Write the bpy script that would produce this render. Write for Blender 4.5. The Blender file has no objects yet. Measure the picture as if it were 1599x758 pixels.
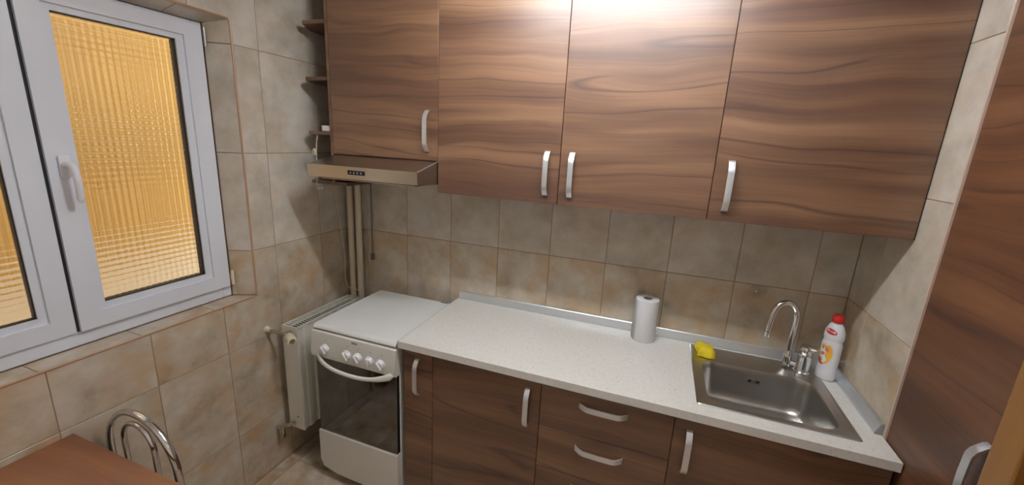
import bpy, bmesh, math, random
from mathutils import Vector, Matrix
random.seed(7)
S = bpy.context.scene
COL = S.collection

# ---------------------------------------------------------------- camera
cd = bpy.data.cameras.new('camera')
cam = bpy.data.objects.new('camera', cd); COL.objects.link(cam); S.camera = cam
_a = Vector((0.93800483, 0.34304955, 0.04963821)); _b = Vector((-0.12485205, 0.20079045, 0.97164559))
_c = Vector((-0.3233557, 0.91760569, -0.23117285))
M = Matrix.Identity(4)
for i in range(3):
    M[i][0] = _a[i]; M[i][1] = _b[i]; M[i][2] = -_c[i]
M[0][3], M[1][3], M[2][3] = 1.7801934, -2.00522285, 1.7512437
cam.matrix_world = M
cd.sensor_width = 36; cd.lens = 637.03 / 1599 * 36
cd.shift_x = 0.0; cd.shift_y = (373.3 - 379) / 1599
cd.clip_start = .02

# ---------------------------------------------------------------- world, lamps, exposure
W = bpy.data.worlds.new('world'); S.world = W; W.use_nodes = True
W.node_tree.nodes['Background'].inputs[0].default_value = (1.0, .97, .92, 1)
W.node_tree.nodes['Background'].inputs[1].default_value = 1.25
S.view_settings.view_transform = 'Standard'; S.view_settings.look = 'None'
S.view_settings.exposure = 0.96; S.view_settings.gamma = 1.0
LX, LY, LZ = 1.50, -.965, 2.485      # the only lamp is the glowing ceiling batten built at the end
LAMP_STRENGTH = 42

# ---------------------------------------------------------------- constants
ZF = -.043; ZC = 2.56; XR = 2.58; YF = -2.9
YU = -.344; YB = -.576; CT = .86

# ---------------------------------------------------------------- helpers
WL = {}   # world location of parents
def bm_new(): return bmesh.new()
def box(bm, x0, x1, y0, y1, z0, z1, bev=0, seg=1):
    v = [bm.verts.new(c) for c in ((x0,y0,z0),(x1,y0,z0),(x1,y1,z0),(x0,y1,z0),(x0,y0,z1),(x1,y0,z1),(x1,y1,z1),(x0,y1,z1))]
    fs = [bm.faces.new([v[i] for i in f]) for f in ((0,3,2,1),(4,5,6,7),(0,1,5,4),(1,2,6,5),(2,3,7,6),(3,0,4,7))]
    if bev:
        es = {e for f in fs for e in f.edges}
        bmesh.ops.bevel(bm, geom=list(es), offset=bev, segments=seg, affect='EDGES', profile=.5)
    return bm
def Box(*a, **k): return box(bm_new(), *a, **k)
def prism(bm, pts, axis, lo, hi):
    """extrude a 2D outline along axis; pts are in the two other axes in xyz order"""
    def P(p, t):
        return {'x': (t, p[0], p[1]), 'y': (p[0], t, p[1]), 'z': (p[0], p[1], t)}[axis]
    A = [bm.verts.new(P(p, lo)) for p in pts]; B = [bm.verts.new(P(p, hi)) for p in pts]
    n = len(pts); bm.faces.new(A[::-1]); bm.faces.new(B)
    for i in range(n): bm.faces.new((A[i], A[(i+1) % n], B[(i+1) % n], B[i]))
    bmesh.ops.recalc_face_normals(bm, faces=bm.faces[:])
    return bm
def frames(path):
    path = [Vector(p) for p in path]; T = []
    for i in range(len(path)):
        a = path[max(i-1, 0)]; b = path[min(i+1, len(path)-1)]; T.append((b-a).normalized())
    n = T[0].orthogonal().normalized(); out = []
    for i, t in enumerate(T):
        if i: 
            n = (n - t*n.dot(t)).normalized()
        out.append((path[i], n, t.cross(n)))
    return out
def tube(bm, path, r, seg=10, cap=True):
    rs = r if isinstance(r, (list, tuple)) else [r]*len(path); rings = []
    for (p, n, b), rr in zip(frames(path), rs):
        rings.append([bm.verts.new(p + rr*(math.cos(t)*n + math.sin(t)*b)) for t in [2*math.pi*k/seg for k in range(seg)]])
    for A, B in zip(rings, rings[1:]):
        for k in range(seg): bm.faces.new((A[k], A[(k+1) % seg], B[(k+1) % seg], B[k]))
    if cap: bm.faces.new(rings[0][::-1]); bm.faces.new(rings[-1])
    bmesh.ops.recalc_face_normals(bm, faces=bm.faces[:])
    return bm
def lathe(bm, prof, c=(0,0,0), seg=24, sx=1, sy=1, rot=0, axis=None, cap=True):
    """prof: (radius, height) list; axis: Vector direction (default z)"""
    Q = Matrix.Identity(3)
    if axis is not None: Q = Vector((0,0,1)).rotation_difference(Vector(axis).normalized()).to_matrix()
    c = Vector(c); rings = []
    for r, h in prof:
        ring = []
        for k in range(seg):
            t = 2*math.pi*k/seg; x = r*sx*math.cos(t); y = r*sy*math.sin(t)
            x, y = x*math.cos(rot)-y*math.sin(rot), x*math.sin(rot)+y*math.cos(rot)
            ring.append(bm.verts.new(c + Q @ Vector((x, y, h))))
        rings.append(ring)
    for A, B in zip(rings, rings[1:]):
        for k in range(seg): bm.faces.new((A[k], A[(k+1) % seg], B[(k+1) % seg], B[k]))
    if cap: bm.faces.new(rings[0][::-1]); bm.faces.new(rings[-1])
    bmesh.ops.recalc_face_normals(bm, faces=bm.faces[:])
    return bm
def catmull(pts, n=8):
    P = [Vector(p) for p in pts]; P = [2*P[0]-P[1]] + P + [2*P[-1]-P[-2]]; out = []
    for i in range(1, len(P)-2):
        for k in range(n):
            t = k/n; a, b, c, d = P[i-1:i+3]
            out.append(.5*((2*b)+(c-a)*t+(2*a-5*b+4*c-d)*t*t+(3*b-a-3*c+d)*t**3))
    out.append(P[-2]); return out
def obj(name, bm, mat, parent=None, smooth=False, kind=None, label=None, sharp=40):
    me = bpy.data.meshes.new(name)
    if smooth:
        for f in bm.faces: f.smooth = True
        for e in bm.edges:
            if len(e.link_faces) == 2 and e.calc_face_angle(0) > math.radians(sharp): e.smooth = False
    vs = [v.co for v in bm.verts]
    lo_ = Vector((min(v[i] for v in vs) for i in range(3))); hi_ = Vector((max(v[i] for v in vs) for i in range(3)))
    c = (lo_+hi_)/2
    bmesh.ops.translate(bm, verts=bm.verts[:], vec=-c)
    bm.to_mesh(me); bm.free()
    for m in (mat if isinstance(mat, (list, tuple)) else [mat]): me.materials.append(m)
    o = bpy.data.objects.new(name, me); COL.objects.link(o)
    o.location = c - (WL[parent.name] if parent else Vector((0,0,0)))
    o.parent = parent; WL[o.name] = c
    if kind: o['kind'] = kind
    if label: o['label'] = label
    return o
def tag(o, label, cat, group=None):
    o['label'] = label; o['category'] = cat
    if group: o['group'] = group
    return o
def thing(name, label, cat, loc, group=None):
    o = bpy.data.objects.new(name, None); COL.objects.link(o); o.location = loc; o.empty_display_size = .05
    WL[o.name] = Vector(loc); return tag(o, label, cat, group)
def struct(name, bm, mat, parent=None): return obj(name, bm, mat, parent, kind='structure')

# ---------------------------------------------------------------- materials
def mat(name, col, rough=.5, metal=0, spec=.5, **k):
    m = bpy.data.materials.new(name); m.use_nodes = True
    b = m.node_tree.nodes['Principled BSDF']
    b.inputs['Base Color'].default_value = (*col, 1); b.inputs['Roughness'].default_value = rough
    b.inputs['Metallic'].default_value = metal; b.inputs['Specular IOR Level'].default_value = spec
    for kk, v in k.items(): b.inputs[kk.replace('_', ' ')].default_value = v
    return m
class NG:
    def __init__(s, m): s.t = m.node_tree; s.b = s.t.nodes['Principled BSDF']
    def n(s, typ, **k):
        nd = s.t.nodes.new(typ)
        for a, v in k.items(): setattr(nd, a, v)
        return nd
    def l(s, a, b): s.t.links.new(a, b)
    def math(s, op, a, b=None, clamp=False):
        nd = s.n('ShaderNodeMath', operation=op, use_clamp=clamp)
        for i, v in enumerate((a, b)):
            if v is None: continue
            if isinstance(v, (int, float)): nd.inputs[i].default_value = v
            else: s.l(v, nd.inputs[i])
        return nd.outputs[0]
    def noise(s, vec, scale, detail=3, rough=.5, dist=0):
        nd = s.n('ShaderNodeTexNoise'); nd.inputs['Scale'].default_value = scale; nd.inputs['Detail'].default_value = detail
        nd.inputs['Roughness'].default_value = rough; nd.inputs['Distortion'].default_value = dist
        s.l(vec, nd.inputs['Vector']); return nd.outputs['Fac']
    def ramp(s, fac, stops):
        nd = s.n('ShaderNodeValToRGB'); e = nd.color_ramp.elements
        while len(e) < len(stops): e.new(.5)
        for el, (p, c) in zip(e, stops): el.position = p; el.color = (*c, 1) if len(c) == 3 else c
        s.l(fac, nd.inputs[0]); return nd.outputs[0]
    def mix(s, fac, a, b, blend='MIX'):
        nd = s.n('ShaderNodeMix', data_type='RGBA', blend_type=blend)
        for i, v in ((0, fac), (6, a), (7, b)):
            if isinstance(v, (int, float)): nd.inputs[i].default_value = v
            elif isinstance(v, tuple): nd.inputs[i].default_value = (*v, 1)
            else: s.l(v, nd.inputs[i])
        return nd.outputs[2]
    def coords(s, scale=(1,1,1), rnd=40):
        tc = s.n('ShaderNodeTexCoord'); oi = s.n('ShaderNodeObjectInfo')
        mp = s.n('ShaderNodeMapping'); mp.inputs['Scale'].default_value = scale
        ad = s.n('ShaderNodeVectorMath', operation='ADD'); ml = s.n('ShaderNodeVectorMath', operation='SCALE')
        cb = s.n('ShaderNodeCombineXYZ')
        s.l(oi.outputs['Random'], cb.inputs[0]); s.l(s.math('MULTIPLY', oi.outputs['Random'], 7.31), cb.inputs[1]); s.l(s.math('MULTIPLY', oi.outputs['Random'], 3.77), cb.inputs[2])
        s.l(cb.outputs[0], ml.inputs[0]); ml.inputs['Scale'].default_value = rnd
        s.l(tc.outputs['Object'], mp.inputs[0]); s.l(mp.outputs[0], ad.inputs[0]); s.l(ml.outputs[0], ad.inputs[1])
        return ad.outputs[0], oi.outputs['Random']
def bump(g, h, strength=.2, dist=.001):
    nd = g.n('ShaderNodeBump'); nd.inputs['Strength'].default_value = strength; nd.inputs['Distance'].default_value = dist
    g.l(h, nd.inputs['Height']); g.l(nd.outputs[0], g.b.inputs['Normal'])
def wood(name, k=(.75,.75,13), pal=None, rough=.42, veins=.75):
    m = mat(name, (.3,.15,.08), rough, 0, .95); g = NG(m); v, r = g.coords(k)
    pal = pal or [(.28,(.078,.034,.019)), (.42,(.125,.057,.030)), (.52,(.170,.083,.043)), (.61,(.220,.113,.059)), (.74,(.275,.152,.082))]
    # slow waves bend the grain
    wv, _ = g.coords((1.3, 1.3, 2.6) if k[2] > k[1] else (1.3, 2.6, 1.3), 17)
    wn = g.math('MULTIPLY', g.math('SUBTRACT', g.noise(wv, 1.0, 2, .5), .5), 1.7)
    cw = g.n('ShaderNodeCombineXYZ'); g.l(wn, cw.inputs[2 if k[2] > k[1] else 1])
    av = g.n('ShaderNodeVectorMath', operation='ADD'); g.l(v, av.inputs[0]); g.l(cw.outputs[0], av.inputs[1]); v = av.outputs[0]
    broad = g.noise(v, 1.0, 3, .55, .25)
    fine_v = g.n('ShaderNodeVectorMath', operation='MULTIPLY'); fine_v.inputs[1].default_value = (1.6, 1.6, 9) if k[2] > k[1] else (1.6, 9, 1.6)
    g.l(v, fine_v.inputs[0]); fine = g.noise(fine_v.outputs[0], 1.5, 4, .6)
    c = g.ramp(g.math('ADD', g.math('MULTIPLY', broad, .8), g.math('MULTIPLY', fine, .22)), pal)
    # thin dark annual lines
    slow = g.noise(v, .42, 1.0, .4, .25)
    fr = g.math('ABSOLUTE', g.math('SUBTRACT', g.math('FRACT', g.math('MULTIPLY', slow, 9.0)), .5))
    ln = g.math('SUBTRACT', 1, g.math('MULTIPLY', fr, 13, True), True)
    gate = g.ramp(g.noise(v, .9, 2), [(.40,(0,0,0)), (.55,(1,1,1))])
    c = g.mix(g.math('MULTIPLY', g.math('MULTIPLY', ln, gate), veins), c, (.045,.018,.012))
    # soft plum-grey streaks
    ps = g.ramp(g.noise(v, .8, 2, .5), [(.5,(0,0,0)), (.7,(1,1,1))])
    c = g.mix(g.math('MULTIPLY', ps, .20), c, (.13,.060,.045))
    g.l(c, g.b.inputs['Base Color']); bump(g, fine, .12, .0006)
    return m
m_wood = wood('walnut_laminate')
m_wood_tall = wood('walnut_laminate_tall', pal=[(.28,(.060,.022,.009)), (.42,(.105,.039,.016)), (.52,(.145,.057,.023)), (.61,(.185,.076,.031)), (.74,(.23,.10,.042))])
m_table = wood('table_laminate', (.8,7,.8), [(.25,(.15,.052,.02)), (.45,(.24,.085,.03)), (.6,(.32,.125,.045)), (.8,(.38,.16,.06))], .3, .25)
m_ochre = wood('ochre_door_wood', (5,5,.6), [(.25,(.25,.105,.018)), (.5,(.32,.145,.026)), (.8,(.38,.185,.036))], .4, .15)
m_edge = mat('dark_edge', (.03,.015,.01), .5)
m_dark = mat('black_gap', (.012,.012,.012), .6)

def tilemat(name, pal, och, rough=.22):
    m = mat(name, (.5,.42,.33), rough); g = NG(m); v, r = g.coords((1,1,1), 30)
    n1 = g.noise(v, 5.5, 4, .55, .2); n2 = g.noise(v, 13, 4, .6, .2)
    c = g.ramp(g.math('ADD', g.math('MULTIPLY', n1, .65), g.math('MULTIPLY', n2, .35)), pal)
    v2 = g.n('ShaderNodeVectorMath', operation='ADD'); v2.inputs[1].default_value = (11.3, 4.1, 7.7); g.l(v, v2.inputs[0])
    o = g.ramp(g.noise(v2.outputs[0], 6.5, 3, .6, .5), [(.47,(0,0,0)), (.66,(1,1,1))])
    c = g.mix(g.math('MULTIPLY', o, och), c, (.55,.35,.18))
    gz = g.ramp(g.noise(v2.outputs[0], 3.4, 2, .5), [(.5,(0,0,0)), (.75,(1,1,1))])
    c = g.mix(g.math('MULTIPLY', gz, .35), c, (.56,.55,.53))
    g.l(c, g.b.inputs['Base Color']); bump(g, n2, .08, .0008)
    return m
PAL = [(.32,(.36,.285,.20)), (.45,(.52,.44,.335)), (.58,(.63,.56,.455)), (.75,(.72,.66,.57))]
m_tile = tilemat('beige_wall_tile', PAL, .58)
m_tile_pale = tilemat('pale_wall_tile', [(.32,(.43,.375,.30)), (.45,(.55,.50,.42)), (.58,(.66,.60,.52)), (.75,(.74,.69,.62))], .22)
m_ftile = tilemat('beige_floor_tile', [(.33,(.28,.18,.11)), (.45,(.48,.37,.26)), (.56,(.64,.54,.42)), (.68,(.76,.69,.58))], .7, .18)
m_grout = mat('brown_grout', (.33,.20,.11), .9)
m_trim = mat('pink_beige_edge_trim', (.50,.30,.19), .35)
m_trim_pale = mat('pale_pink_edge_trim', (.60,.46,.38), .35)
m_paint = mat('cream_wall_paint', (.84,.82,.77), .8)
m_ceil = mat('white_ceiling_paint', (.88,.875,.86), .9)
m_pvc = mat('white_window_plastic', (.78,.82,.90), .28)
m_gasket = mat('black_gasket', (.02,.02,.025), .6)
m_enamel = mat('white_enamel', (.78,.77,.72), .22)
m_lid = mat('white_lid', (.78,.80,.79), .16)
m_knob = mat('white_knob_plastic', (.83,.84,.88), .3)
m_rad = mat('radiator_white', (.74,.72,.65), .35)
m_cream = mat('cream_plastic', (.74,.66,.47), .4)
m_pipe = mat('cream_painted_pipe', (.76,.66,.50), .4)
m_steel = mat('brushed_steel', (.42,.40,.37), .3, 1)
m_sink = mat('sink_steel', (.52,.51,.49), .32, 1)
m_hood = mat('hood_steel', (.50,.47,.42), .32, 1)
m_chrome = mat('chrome', (.75,.75,.76), .07, 1)
m_brass = mat('nickel_valve', (.55,.52,.46), .25, 1)
m_alu = mat('brushed_aluminium', (.80,.83,.88), .38, .85)
m_alu2 = mat('aluminium_trim', (.72,.76,.80), .33, .8)
m_black = mat('black_glass', (.012,.012,.014), .1)
m_oven = mat('dark_oven_glass', (.014,.014,.013), .05, 0, .8, IOR=2.0)
m_paper = mat('white_paper', (.82,.83,.85), .9)
m_card = mat('grey_cardboard', (.28,.27,.25), .9)
m_bottle = mat('white_bottle_plastic', (.82,.82,.86), .3)
m_red = mat('red_plastic', (.62,.03,.02), .35)
m_redp = mat('red_print', (.60,.04,.05), .4)
m_orange = mat('orange_print', (.88,.46,.06), .4)
m_pink = mat('pink_print', (.75,.22,.18), .4)
m_green = mat('green_print', (.10,.22,.06), .4)
m_whitep = mat('white_print', (.88,.87,.84), .4)
m_yellow = mat('yellow_sponge', (.80,.62,.02), .8)
m_cable = mat('cream_cable', (.68,.60,.46), .5)
m_gcable = mat('grey_cable', (.17,.15,.13), .5)
m_grey = mat('grey_print', (.16,.16,.17), .5)
m_cap = mat('grey_end_cap', (.36,.35,.34), .5)
m_yellowwall = mat('yellow_outside_wall', (.80,.54,.17), .8)
m_creamwall = mat('cream_outside_parapet', (.80,.70,.50), .8)
m_added_slat = mat('brown_added_backdrop', (.66,.45,.15), .8)  # for slats added outside to give the glass cells dark and bright contrast
m_carcass = mat('carcass_board', (.22,.11,.06), .5)
def speckle():
    m = mat('speckled_white_worktop', (.78,.76,.70), .33); g = NG(m)
    tc = g.n('ShaderNodeTexCoord'); n = g.noise(tc.outputs['Object'], 110, 2, .5)
    sp = g.ramp(n, [(.655,(0,0,0)), (.70,(1,1,1))]); n2 = g.noise(tc.outputs['Object'], 60, 2, .5)
    lt = g.ramp(n2, [(.3,(.735,.725,.68)), (.7,(.79,.78,.74))])
    c = g.mix(g.math('MULTIPLY', sp, .55), lt, (.42,.33,.24)); g.l(c, g.b.inputs['Base Color']); return m
m_top = speckle()
def brushed(m, scale, amt=.12):
    g = NG(m); tc = g.n('ShaderNodeTexCoord'); mp = g.n('ShaderNodeMapping'); mp.inputs['Scale'].default_value = scale
    g.l(tc.outputs['Object'], mp.inputs[0]); n = g.noise(mp.outputs[0], 1, 2, .5)
    r = m.node_tree.nodes['Principled BSDF'].inputs['Roughness'].default_value
    g.l(g.math('ADD', g.math('MULTIPLY', n, amt), r-amt*.5), g.b.inputs['Roughness']); bump(g, n, .015, .0002)
brushed(m_sink, (4, 60, 60), .04); brushed(m_hood, (3, 300, 400)); brushed(m_alu, (6, 900, 900), .1); brushed(m_alu2, (3, 500, 500), .1)
m_glass = mat('patterned_glass', (.97,.95,.90), .19); m_glass.node_tree.nodes['Principled BSDF'].inputs['Transmission Weight'].default_value = 1
m_glass.node_tree.nodes['Principled BSDF'].inputs['IOR'].default_value = 1.45; m_glass.node_tree.nodes['Principled BSDF'].inputs['Specular IOR Level'].default_value = .12
m_lamp = bpy.data.materials.new('lamp_glow'); m_lamp.use_nodes = True
_b2 = m_lamp.node_tree.nodes['Principled BSDF']; _b2.inputs['Emission Color'].default_value = (.96,.98,1,1); _b2.inputs['Emission Strength'].default_value = LAMP_STRENGTH

# ---------------------------------------------------------------- room shell
struct('floor', Box(-.0, 3.2, YF, .1, ZF-.12, ZF-.002), m_grout)
floor_o = bpy.data.objects['floor']
struct('ceiling', Box(-.25, 3.2, YF-.1, .1, ZC, ZC+.1), m_ceil)
WY0, WY1, WZ0, WZ1 = -1.88, -.657, .960, 2.195     # window opening in the left wall
wl = bm_new()
WY1F, WZ1F = -.708, 2.170                           # the reveal is splayed: narrower at the frame
box(wl, -.25, -.002, YF, WY0-.002, ZF-.12, ZC); box(wl, -.25, -.002, WY1+.002, .1, ZF-.12, ZC)
prism(wl, [(-.25, WY1F+.003), (-.11, WY1F+.003), (-.004, WY1+.003), (-.25, WY1+.003)], 'z', WZ0, WZ1)
prism(wl, [(-.25, WZ1F+.003), (-.11, WZ1F+.003), (-.004, WZ1+.003), (-.25, WZ1+.003)], 'y', WY0, WY1)
box(wl, -.25, -.002, WY0, WY1, ZF-.12, WZ0-.002); box(wl, -.25, -.002, WY0, WY1, WZ1+.002, ZC)
wall_left = struct('wall_left', wl, m_grout)
wall_back = struct('wall_back', Box(-.002, XR+.12, .002, .1, ZF-.12, ZC), m_grout)
wall_right = struct('wall_right', Box(XR+.002, XR+.12, -.476, .002, ZF-.12, ZC), m_grout)
wr2 = bm_new(); box(wr2, XR+.002, XR+.12, YF, -1.86, ZF, ZC); box(wr2, XR+.002, XR+.12, -1.86, -.935, 2.06, ZC)
struct('wall_right', wr2, m_paint)
struct('wall_front', Box(-.25, 3.2, YF-.1, YF, ZF-.12, ZC), m_paint)

TH = .4556; ROWS = [ZF, .274, .729, 1.185, 1.6406, 2.096, 2.552]
GAP = .0013; tcache = {}
def tile_mesh(w, h, t, m):
    key = (round(w, 4), round(h, 4), round(t, 4), m.name)
    if key not in tcache:
        bm = bm_new(); a, b = w/2-GAP, h/2-GAP; i = .0011
        A = [bm.verts.new(c) for c in ((-a,-b,-t),(a,-b,-t),(a,b,-t),(-a,b,-t))]
        B = [bm.verts.new(c) for c in ((-a,-b,-i),(a,-b,-i),(a,b,-i),(-a,b,-i))]
        C = [bm.verts.new(c) for c in ((-a+i,-b+i,0),(a-i,-b+i,0),(a-i,b-i,0),(-a+i,b-i,0))]
        for P, Q in ((A, B), (B, C)):
            for k in range(4): bm.faces.new((P[k], P[(k+1) % 4], Q[(k+1) % 4], Q[k]))
        bm.faces.new(C); me = bpy.data.meshes.new('tile'); bm.to_mesh(me); bm.free(); me.materials.append(m); tcache[key] = me
    return tcache[key]
def tile(parent, c, u, v, w, h, m=None, t=.004):
    """c = centre of the outer face, u / v = in-plane unit axes"""
    m = m or (m_tile_pale if c[2] > 1.186 and parent.name != 'floor' else m_tile)
    o = bpy.data.objects.new('tile', tile_mesh(w, h, t, m)); COL.objects.link(o); o.parent = parent
    u = Vector(u); v = Vector(v); n = u.cross(v)
    R = Matrix((u, v, n)).transposed().to_4x4(); R.translation = Vector(c) - WL[parent.name]; o.matrix_local = R
    return o
# back wall
XC = [0] + [.127+.2894*k for k in range(9)] + [XR]
for x0, x1 in zip(XC, XC[1:]):
    for z0, z1 in zip(ROWS, ROWS[1:]):
        tile(wall_back, ((x0+x1)/2, 0, (z0+z1)/2), (1,0,0), (0,0,1), x1-x0, z1-z0)
# right wall: normal -x  -> u = -y
YR = [0, -.177, -.4735]
for y0, y1 in zip(YR, YR[1:]):
    for z0, z1 in zip(ROWS, ROWS[1:]):
        tile(wall_right, (XR, (y0+y1)/2, (z0+z1)/2), (0,-1,0), (0,0,1), y0-y1, z1-z0)
struct('trim_1', Box(XR-.001, XR+.12, -.4815, -.4745, ZF, ZC), m_trim_pale)
# left wall: normal +x -> u = +y
YL = [0, -.2374, -.5336, -.823, -1.1096, -1.4017, -1.692, -1.982, -2.272, -2.562, YF]
for y0, y1 in zip(YL, YL[1:]):
    for z0, z1 in zip(ROWS, ROWS[1:]):
        inner_y = y0 > WY0 and y1 < WY1; inner_z = z0 < WZ1 and z1 > WZ0
        def T(a, b, c, d):
            if b-a > .01 and d-c > .01: tile(wall_left, (0, (a+b)/2, (c+d)/2), (0,1,0), (0,0,1), b-a, d-c)
        if not (inner_y and inner_z): T(y1, y0, z0, z1); continue
        ya, yb = max(y1, WY0), min(y0, WY1); za, zb = max(z0, WZ0), min(z1, WZ1)
        side = (y0-yb > .01) or (ya-y1 > .01)
        if side and (za > z0+.01 or zb < z1-.01):       # an L-shaped tile cut around the opening's corner
            g_ = GAP
            if y0-yb > .01:
                if za > z0+.01: pts = [(y1+g_,z0+g_),(y0-g_,z0+g_),(y0-g_,z1-g_),(yb+.004,z1-g_),(yb+.004,za-.004),(y1+g_,za-.004)]
                else: pts = [(y1+g_,zb+.004),(yb+.004,zb+.004),(yb+.004,z0+g_),(y0-g_,z0+g_),(y0-g_,z1-g_),(y1+g_,z1-g_)]
            else:
                if za > z0+.01: pts = [(y1+g_,z0+g_),(y0-g_,z0+g_),(y0-g_,za-.004),(ya-.004,za-.004),(ya-.004,z1-g_),(y1+g_,z1-g_)]
                else: pts = [(y1+g_,z0+g_),(ya-.004,z0+g_),(ya-.004,zb+.004),(y0-g_,zb+.004),(y0-g_,z1-g_),(y1+g_,z1-g_)]
            obj('tile', prism(bm_new(), pts, 'x', -.004, 0), m_tile_pale if z0 > 1.18 else m_tile, wall_left)
        else:
            if y0-yb > .01: T(yb+.004, y0, z0, z1)
            if ya-y1 > .01: T(y1, ya-.004, z0, z1)
            if za > z0+.01: T(max(y1, y1), y0, z0, za-.004)
            if zb < z1-.01: T(y1, y0, zb+.004, z1)
# reveal: sill, jambs and head tiled
XWIN = -.103
sj = [WY1, -.857, -1.134, -1.414, -1.694, WY0]
XW = XWIN+.003; XM = XW/2
hn = Vector((-XW, 0, WZ1-WZ1F)); hl = hn.length; jn = Vector((-XW, WY1-WY1F, 0)); jl = jn.length
for y0, y1 in zip(sj, sj[1:]):
    tile(wall_left, ((XW-.004)/2, (y0+y1)/2, WZ0), (1,0,0), (0,1,0), -XW-.004, y0-y1)
    tile(wall_left, (XM, (y0+y1)/2, (WZ1+WZ1F)/2), (0,1,0), hn.normalized(), y0-y1, hl-.003)
rz = [WZ0+.002, 1.185, 1.6406, 2.096, WZ1-.002]
for z0, z1 in zip(rz, rz[1:]):
    tile(wall_left, (XM, (WY1+WY1F)/2, (z0+z1)/2), jn.normalized(), (0,0,1), jl-.003, z1-z0)
    tile(wall_left, (XM, WY0, (z0+z1)/2), (0,0,1), (1,0,0), z1-z0, -XW-.004)
def bead(p0, p1): return tube(bm_new(), [p0, p1], .0045, 8)
e = .0012
struct('trim_2', bead((-e, WY0, WZ0-e), (-e, WY1, WZ0-e)), m_trim)
struct('trim_3', bead((-e, WY1+e, WZ0), (-e, WY1+e, WZ1)), m_trim)
struct('trim_4', bead((-e, WY0, WZ1+e), (-e, WY1, WZ1+e)), m_trim)
struct('trim_5', bead((-e, WY0-e, WZ0), (-e, WY0-e, WZ1)), m_trim)
# floor tiles
fx = [-.345+.333*k for k in range(12)]; fy = [.10-.333*k for k in range(11)]
fx = sorted({max(0, min(XR+.12, x+.42)) for x in fx} | {0}); fy = sorted({max(YF, min(0, y-.335+.002)) for y in fy} | {0})
for x0, x1 in zip(fx, fx[1:]):
    for y0, y1 in zip(fy, fy[1:]):
        if x1-x0 > .01 and y1-y0 > .01:
            tile(floor_o, ((x0+x1)/2, (y0+y1)/2, ZF), (1,0,0), (0,1,0), x1-x0, y1-y0, m_ftile)
for (x, z) in ((1.065, 1.165), (2.245, 1.155)):  # first is a screw cap; second is a specular glint laid on as a white disc
    obj('plug_and_glint', lathe(bm_new(), [(.004,0), (.003,.002)], (x, -.0005, z), 10, axis=(0,-1,0)), m_whitep, wall_back)

# ---------------------------------------------------------------- window
win = struct('window_1', bm_new() if 0 else Box(-.17, XWIN, WY0+.001, WY0+.045, WZ0+.001, WZ1F-.001), m_pvc)
fr = bm_new()
box(fr, -.17, XWIN, WY1F-.040, WY1F+.001, WZ0+.001, WZ1F+.001, .003)
box(fr, -.17, XWIN, WY0+.045, WY1F-.040, WZ0+.001, WZ0+.072, .003)
box(fr, -.17, XWIN, WY0+.045, WY1F-.040, WZ1F-.045, WZ1F+.001, .003)
box(fr, -.17, XWIN-.01, -1.30, -1.24, WZ0+.072, WZ1F-.045, .003)
obj('frame', fr, m_pvc, win)
def sash(y0, y1, z0, z1, lw, rw, bw, tw, xo):
    """outline y0<y1; lw = stile at y0, rw = stile at y1; profile stepped towards the glass"""
    s = bm_new(); xi = XWIN-.03
    for (o0, o1, xf) in ((0, .72, xo), (.72, 1, xo-.009)):
        a0, a1 = y0+lw*o0, y0+lw*o1; b0, b1 = y1-rw*o0, y1-rw*o1; c0, c1 = z0+bw*o0, z0+bw*o1; d0, d1 = z1-tw*o0, z1-tw*o1
        O = [(a0,c0),(b0,c0),(b0,d0),(a0,d0)]; I = [(a1,c1),(b1,c1),(b1,d1),(a1,d1)]
        for k in range(4):                                   # mitred corners
            q = [O[k], O[(k+1) % 4], I[(k+1) % 4], I[k]]
            prism(s, q, 'x', xi, xf)
    sl = bm_new()
    for (a, b) in (((y0+lw, z0+bw), (y1-rw, z0+bw)), ((y1-rw, z0+bw), (y1-rw, z1-tw)), ((y1-rw, z1-tw), (y0+lw, z1-tw)), ((y0+lw, z1-tw), (y0+lw, z0+bw))):
        box(sl, xi+.002, xo-.016, min(a[0], b[0])-.0025, max(a[0], b[0])+.0025, min(a[1], b[1])-.0025, max(a[1], b[1])+.0025)
    return s, sl
def pane(y0, y1, z0, z1, x):
    cell = .0208; ny = max(1, round((y1-y0)/cell)); nz = round((z1-z0)/cell); sub = 5
    bm = bm_new(); H = .0058; NY, NZ = ny*sub, nz*sub; gridv = []
    for i in range(NY+1):
        row = []
        for j in range(NZ+1):
            a = (i % sub)/sub; b = (j % sub)/sub
            h = H*(abs(math.sin(math.pi*a))**.8*.5 + abs(math.sin(math.pi*b))**.8*.5)
            row.append(bm.verts.new((x+h, y0+(y1-y0)*i/NY, z0+(z1-z0)*j/NZ)))
        gridv.append(row)
    for i in range(NY):
        for j in range(NZ):
            f = bm.faces.new((gridv[i][j], gridv[i+1][j], gridv[i+1][j+1], gridv[i][j+1])); f.smooth = True
    q = [bm.verts.new(c) for c in ((x-.004,y0,z0),(x-.004,y1,z0),(x-.004,y1,z1),(x-.004,y0,z1))]
    bm.faces.new(q[::-1])
    return bm
XS = -.085; SZ0, SZ1 = 1.017, 2.158
YM = -1.2635
s, sl = sash(YM, -.7218, SZ0, SZ1, .082, .097, .083, .074, XS)
sR = obj('sash', s, m_pvc, win, label='right sash with the window handle'); obj('glazing_gasket', sl, m_gasket, sR)
obj('pane', pane(YM+.078, -.815, SZ0+.08, SZ1-.07, XS-.028), m_glass, sR)
s, sl = sash(-1.815, YM-.0105, SZ0, SZ1, .097, .082, .083, .074, XS-.006)
sL = obj('sash', s, m_pvc, win, label='left sash, cut off by the edge of the picture'); obj('glazing_gasket', sl, m_gasket, sL)
obj('pane', pane(-1.815+.093, YM-.0105-.078, SZ0+.08, SZ1-.07, XS-.034), m_glass, sL)
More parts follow.
